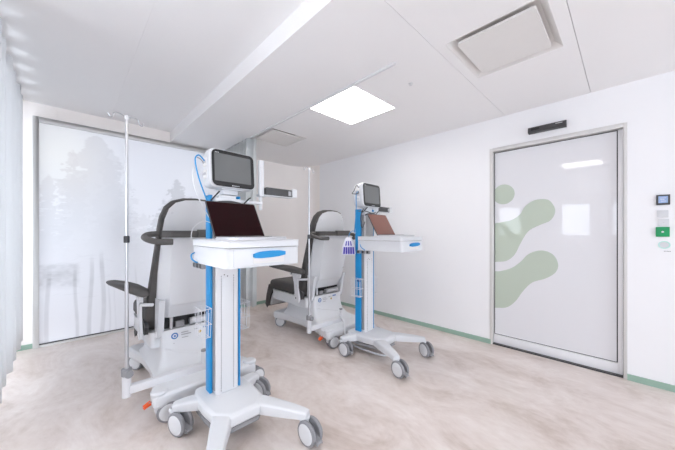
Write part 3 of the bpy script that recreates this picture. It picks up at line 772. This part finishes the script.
# purple striped pouch hanging on the far cart
pc = tag(empty('striped_pouch', (FAR[0]-.185, FAR[1]+.285, 0), -.75), 'white cloth pouch with purple stripes hanging from the cart rail', 'pouch')
bm = new_bm(); rings = []
for z, hw, d in ((.975, .062, .012), (.985, .07, .024), (1.05, .066, .03), (1.10, .05, .026), (1.135, .036, .02), (1.15, .026, .012)):
    rings.append([(x, y-.0, z) for x, y in rrect(-hw, hw, -d, d, min(hw, d)*.8, 4)])
body = fin(loft(bm, rings), 'pouch_body', 'fabric_white', pc, angle=60)
for k in range(5):
    x = -.048 + k*.024; bm = new_bm()
    prism(bm, [(x-.0085, -.0325, .985), (x+.0085, -.0325, .985), (x*.9+.008, -.0335, 1.055), (x*.9-.008, -.0335, 1.055)], (0, .004, 0))
    fin(bm, 'purple_stripe', 'purple', body, smooth=False)
for k in range(3):
    x = -.03 + k*.027; bm = new_bm()
    prism(bm, [(x-.007, -.033, 1.068), (x+.007, -.033, 1.068), (x*.7+.005, -.0265, 1.115), (x*.7-.005, -.0265, 1.115)], (0, .005, 0))
    fin(bm, 'purple_stripe', 'purple', body, smooth=False)
fin(tube(new_bm(), [(0, 0, 1.145), (.01, .01, 1.19), (.04, .035, 1.215), (.075, .065, 1.215)], .003, 6), 'hanging_cord', 'blue', pc)

# ================================================================== TREATMENT CHAIR
def treatment_chair(loc, label):
    c = tag(empty('treatment_chair', loc), label, 'treatment chair', 'treatment chairs')
    # wheeled base plate
    half = [(.33, .0), (.345, .03), (.335, .12), (.285, .30), (.27, .55), (.285, .80), (.335, .98), (.335, 1.07), (.31, 1.09)]
    out = half + [(-x, y) for x, y in half[::-1]]
    bm = loft(new_bm(), [[(x*.97, y*.985+.008, .105) for x, y in out], [(x, y, .12) for x, y in out], [(x, y, .175) for x, y in out], [(x*.95, y*.975+.012, .19) for x, y in out]])
    base = fin(bm, 'base_plate', 'white_plastic', c, bevel=.005)
    for sx in (-1, 1):
        caster(c, sx*.305, .045, -.2 if sx < 0 else .1, .066, .13, brake=False)
        caster(c, sx*.305, 1.03, -.9 if sx < 0 else -.4, .066, .13, brake=False)
        bm = lathe(new_bm(), (sx*.305, .05, .13), (0, 0, 1), [(0, .036), (.02, .042), (.065, .05), (.075, .04)], 18)
        fin(bm, 'caster_dome', 'white_plastic', base)
    # lift column shroud
    def ring(hx, y0, y1, z, r): return [(x, y, z) for x, y in rrect(-hx, hx, y0, y1, r, 4)]
    bm = loft(new_bm(), [ring(.285, .17, .97, .188, .08), ring(.255, .28, .95, .215, .07), ring(.225, .36, .93, .275, .04), ring(.215, .385, .92, .36, .03), ring(.215, .39, .90, .462, .03)])
    sh = fin(bm, 'lift_shroud', 'white_plastic', c, angle=40)
    # emblems on the rear of the shroud
    def disc(x, z, r0, r1, m, nm):
        fin(lathe(new_bm(), (x, .3865, z), (0, -1, 0), [(0, r0), (.0022, r0), (.0024, r1)], 20), nm, m, sh, smooth=False)
    disc(-.135, .412, .024, .020, 'logo_blue', 'round_emblem')
    fin(lathe(new_bm(), (-.135, .384, .412), (0, -1, 0), [(0, .015), (.0015, .015)], 20), 'emblem_face', 'white_metal', sh, smooth=False)
    fin(lathe(new_bm(), (-.135, .3825, .412), (0, -1, 0), [(0, .008), (.001, .008)], 14), 'emblem_core', 'logo_blue', sh, smooth=False)
    fin(lathe(new_bm(), (-.14, .386, .345), (0, -1, 0), [(0, .014), (.002, .014), (.0021, .011)], 18), 'grey_emblem', 'grey_plastic', sh, smooth=False)
    fin(lathe(new_bm(), (.045, .386, .405), (0, -1, 0), [(0, .013), (.002, .013)], 5), 'warning_mark', 'logo_yellow', sh, smooth=False)
    bm = new_bm()
    for k, (xx, zz, ww) in enumerate(((-.09, .425, .05), (-.09, .408, .07), (-.085, .385, .045), (-.1, .343, .08), (.005, .43, .03), (.0, .345, .03))): box(bm, xx, xx+ww, .3842, .388, zz, zz+.004)
    fin(bm, 'printed_text', 'grey_plastic', sh, smooth=False)
    fin(bx(.07, .12, .3842, .388, .43, .442), 'blue_type_plate', 'logo_blue', sh, smooth=False)
    # mechanism in the open slot
    bm = bx(-.205, .205, .45, .80, .45, .60)
    mech = fin(bm, 'mechanism_housing', 'black', c, smooth=False)
    bm = new_bm(); cyl(bm, (-.02, .42, .495), (.17, .42, .50), .026, n=14)
    fin(bm, 'actuator', 'silver', mech)
    fin(cyl(new_bm(), (-.15, .42, .465), (-.15, .42, .55), .012, n=10), 'spindle', 'silver', mech)
    fin(cyl(new_bm(), (.0, .395, .515), (.0, .375, .515), .013, n=12), 'end_knob', 'white_plastic', mech)
    bm = bx(-.12, -.06, .41, .44, .466, .51)
    fin(bm, 'actuator_bracket', 'grey_plastic', mech, bevel=.003)
    # seat
    bm = prism(new_bm(), [(x, y, .33) for x, y in rrect(-.275, .275, .46, 1.20, .03, 4)], (0, 0, .115))
    fr = fin(bm, 'seat_frame', 'white_plastic', c, bevel=.008)
    bm = new_bm(); rings = []
    for z, s in ((.446, .94), (.462, 1.0), (.525, 1.0), (.552, .965), (.565, .86)):
        hx = .275*s; yc = .90; hy = .40*s
        rings.append([(x, y, z + .02*max(0, (y-1.0))) for x, y in rrect(-hx, hx, yc-hy, yc+hy, .07*s, 5)])
    fin(loft(bm, rings), 'seat_cushion', 'upholstery', c, angle=60)
    # leg rest hanging from the seat front
    bm = prism(new_bm(), [(-.24, 1.27, .50), (-.24, 1.345, .47), (-.24, 1.40, .33), (-.24, 1.43, .20), (-.24, 1.39, .17), (-.24, 1.35, .22), (-.24, 1.31, .35), (-.24, 1.25, .44)], (.48, 0, 0))
    lr = fin(bm, 'leg_rest', 'upholstery', c, bevel=.014)
    bm = prism(new_bm(), [(-.22, 1.245, .40), (-.22, 1.30, .34), (-.22, 1.345, .215), (-.22, 1.325, .20), (-.22, 1.27, .30), (-.22, 1.21, .37)], (.44, 0, 0))
    fin(bm, 'leg_rest_shell', 'white_plastic', lr, bevel=.004)
    # reclining back: dark pad, white shell
    def lean(z): return .515 - .20*(z-.5)
    outl = [(.305, .47), (.298, .60), (.276, .85), (.252, 1.10), (.243, 1.24), (.232, 1.32), (.205, 1.395), (.16, 1.44), (.09, 1.462), (0, 1.468)]
    full = [(-x, z) for x, z in outl[:-1]] + outl[::-1]
    bm = new_bm(); rings = []
    for dy, s in ((0.0, .955), (.012, .99), (.03, 1.0), (.07, 1.0), (.09, .975), (.10, .90)):
        rings.append([(x*s, lean(z)+dy, .97+(z-.97)*(1-(1-s)*.55)) for x, z in full])
    fin(loft(bm, rings), 'back_cushion', 'upholstery', c, angle=50)
    # white inner cover of the head part
    cov = [(-x*.9, z-.022) for x, z in outl[3:-1]] + [(x*.9, z-.022) for x, z in outl[3:][::-1]]
    bm = prism(new_bm(), [(x, lean(z)-.016, z) for x, z in cov], (0, .02, 0))
    hc = fin(bm, 'head_cover', 'white_plastic', c, bevel=.003)
    bm = new_bm()
    for sx in (-1, 1): fin(cyl(new_bm(), (sx*.165, lean(1.33)-.022, 1.345), (sx*.165, lean(1.33), 1.345), .008, n=10), 'cover_screw', 'silver', hc)
    # rear shell, chamfered towards the sides
    def sec(z, hf, hr, yr):
        yf = lean(z)+.006
        return [(-hf, yf, z), (-hf, yf-.035, z), (-hr, yr, z), (-hr*.5, yr-.006, z), (0, yr-.008, z), (hr*.5, yr-.006, z), (hr, yr, z), (hf, yf-.035, z), (hf, yf, z)]
    bm = loft(new_bm(), [sec(.552, .228, .170, .412), sec(.645, .238, .178, .362), sec(.66, .238, .178, .345), sec(.90, .238, .188, .292), sec(1.10, .226, .190, .245), sec(1.165, .215, .185, .245), sec(1.175, .205, .165, .26)])
    bs = fin(bm, 'back_shell', 'white_plastic', c, bevel=.004, angle=20)
    for sx in (-1, 1):
        xa = sx*.205
        bm = prism(new_bm(), [(xa, .345, .70), (xa, .375, .60), (xa, .41, .42), (xa, .46, .40), (xa, .485, .44), (xa, .47, .70)], (sx*.04, 0, 0))
        fin(bm, 'back_strut', 'white_plastic', c, bevel=.005)
    # dark cross bar and grips
    bm = prism(new_bm(), [(x, y, 1.165) for x, y in ((-.252, .30), (-.245, .262), (-.20, .222), (.20, .222), (.245, .262), (.252, .30), (.245, .345), (-.245, .345))], (0, 0, .048))
    cb = fin(bm, 'cross_bar', 'charcoal', c, bevel=.006)
    fin(bx(-.02, .20, .214, .25, 1.163, 1.222), 'control_box', 'charcoal', cb, bevel=.005)
    for sx in (-1, 1):
        bm = tube(new_bm(), [(sx*.20, .165, 1.135), (sx*.28, .175, 1.137), (sx*.33, .215, 1.150), (sx*.345, .28, 1.168), (sx*.31, .33, 1.185), (sx*.25, .33, 1.19)], .021, 12)
        fin(bm, 'push_grip', 'charcoal', c, angle=60)
    # arms
    for sx in (-1, 1):
        p0, p1 = Vector((sx*.30, .47, .745)), Vector((sx*.485, .92, .80))
        d = p1-p0; n = Vector((-d.y, d.x, 0)).normalized(); rings = []
        for t_, hw, th in ((0, .026, .03), (.05, .042, .055), (.3, .048, .066), (.6, .048, .054), (.85, .040, .038), (.97, .024, .022), (1.0, .01, .01)):
            p = p0 + d*t_ + Vector((0, 0, .01*math.sin(t_*PI)))
            rings.append([p + n*(hw*math.cos(a)) + Vector((0, 0, math.sin(a)*th*.62)) for a in [2*PI*k/14 for k in range(14)]])
        fin(loft(new_bm(), rings), 'armrest', 'charcoal', c, angle=70)
        x = sx*.315
        bm = prism(new_bm(), [(x, .50, .725), (x, .57, .745), (x, .68, .735), (x, .70, .705), (x, .64, .69), (x, .615, .62), (x, .60, .50), (x, .615, .42), (x, .54, .39), (x, .52, .44), (x, .555, .56), (x, .555, .66), (x, .51, .68)], (sx*.022, 0, 0))
        br = fin(bm, 'arm_bracket', 'white_metal', c, bevel=.004)
        bm = new_bm(); fin(cyl(new_bm(), (sx*.322, .53, .655), (sx*.27, .43, .665), .012, n=12), 'link_rod', 'white_metal', br); cyl(bm, (sx*.345, .57, .70), (sx*.33, .57, .70), .02, n=14)
        fin(bm, 'pivot', 'white_metal', br); fin(cyl(new_bm(), (sx*.34, .575, .44), (sx*.28, .575, .44), .022, n=14), 'pivot', 'white_metal', br)
        fin(cyl(new_bm(), (sx*.3405, .66, .718), (sx*.336, .66, .718), .009, n=10), 'pivot_cap', 'dark_grey', br); fin(cyl(new_bm(), (sx*.3405, .575, .44), (sx*.336, .575, .44), .011, n=10), 'pivot_cap', 'dark_grey', br)
        bm = prism(new_bm(), [(sx*.285, .47, .50), (sx*.285, .56, .54), (sx*.285, .62, .50), (sx*.285, .60, .44), (sx*.285, .50, .43)], (sx*.025, 0, 0))
        fin(bm, 'recline_joint', 'dark_grey', br, bevel=.004)
    # accessory bar for the infusion stand
    bm = new_bm(); box(bm, -.44, .01, .155, .20, .185, .235)
    ab = fin(bm, 'accessory_bar', 'white_metal', c, bevel=.004)
    fin(lathe(new_bm(), (-.455, .18, .165), (0, 0, 1), [(0, .021), (.002, .024), (.165, .024), (.17, .020)], 20), 'stand_socket', 'white_metal', ab)
    po = fin(lathe(new_bm(), (.005, .178, .17), (0, 0, 1), [(0, .018), (.15, .018)], 18), 'free_socket', 'white_metal', ab)
    fin(lathe(new_bm(), (.005, .178, .32), (0, 0, 1), [(0, .0185), (.012, .0185), (.014, .015)], 18), 'socket_cap', 'grey_plastic', ab)
    bm = tube(new_bm(), [(-.21, .37, .34), (-.15, .31, .325), (-.05, .24, .31), (0, .195, .30)], .003, 6)
    fin(bm, 'white_cord', 'white_plastic', c)
    bm = prism(new_bm(), [(-.34, .10, .10), (-.375, .095, .088), (-.378, .125, .088), (-.342, .135, .10)], (0, 0, .012))
    fin(bm, 'brake_pedal', 'orange', c, bevel=.003)
    fin(tube(new_bm(), [(-.30, .115, .115), (-.35, .115, .106)], .006, 8, smooth_path=False), 'pedal_rod', 'grey_plastic', c)
    return c
CH1, CH2 = (0.725, 2.01, 0), (2.25, 2.10, 0)
treatment_chair(CH1, 'white and dark grey treatment chair in front of the frosted forest panel')
treatment_chair(CH2, 'white and dark grey treatment chair in the corner by the rounded wall')

def iv_pole(loc, top, label):
    r = tag(empty('infusion_stand', loc), label, 'infusion stand', 'infusion stands on the chairs')
    b = fin(lathe(new_bm(), (0, 0, .335), (0, 0, 1), [(0, .0105), (.88-.335, .0105), (.88-.335+.001, .0085), (top-.335, .0085)], 14), 'pole', 'chrome', r)
    fin(lathe(new_bm(), (0, 0, 1.135), (0, 0, 1), [(0, .012), (.002, .016), (.04, .016), (.044, .012)], 14), 'collar', 'dark_grey', r)
    bm = new_bm(); cyl(bm, (0, 0, .30), (0, 0, .345), .028, n=18); cyl(bm, (.01, -.045, .318), (0, -.015, .318), .024, n=16)
    fin(bm, 'clamp_knob', 'grey_plastic', r, bevel=.003)
    for a in (0.35, 0.35+PI):
        d = Vector((math.cos(a), math.sin(a), 0)); p = Vector((0, 0, top-.006))
        q = [p, p+d*.04+Vector((0,0,.012)), p+d*.066+Vector((0,0,.006)), p+d*.076+Vector((0,0,-.02)), p+d*.092+Vector((0,0,-.024)), p+d*.10+Vector((0,0,-.005))]
        fin(tube(new_bm(), q, .0034, 8), 'hook', 'chrome', r)
    fin(lathe(new_bm(), (0, 0, top-.02), (0, 0, 1), [(0, .013), (.022, .013), (.026, .009)], 14), 'top_cap', 'white_plastic', r)
    return r
iv_pole((CH1[0]-.455, CH1[1]+.18, 0), 1.93, 'chrome infusion stand on the chair in front of the frosted panel')
iv_pole((CH2[0]-.455, CH2[1]+.18, 0), 1.86, 'chrome infusion stand on the chair by the rounded corner')
# white power cable hanging between far chair and far cart
bm = tube(new_bm(), [(2.215, 2.26, .28), (2.17, 2.14, .215), (2.11, 2.06, .11), (2.10, 1.94, .055), (2.14, 1.75, .03), (2.19, 1.62, .022), (2.26, 1.58, .05), (2.28, 1.62, .10)], .010, 8)
tag(fin(bm, 'power_cable', 'white_plastic'), 'thick white cable looping under the cart with the purple pouch', 'cable')
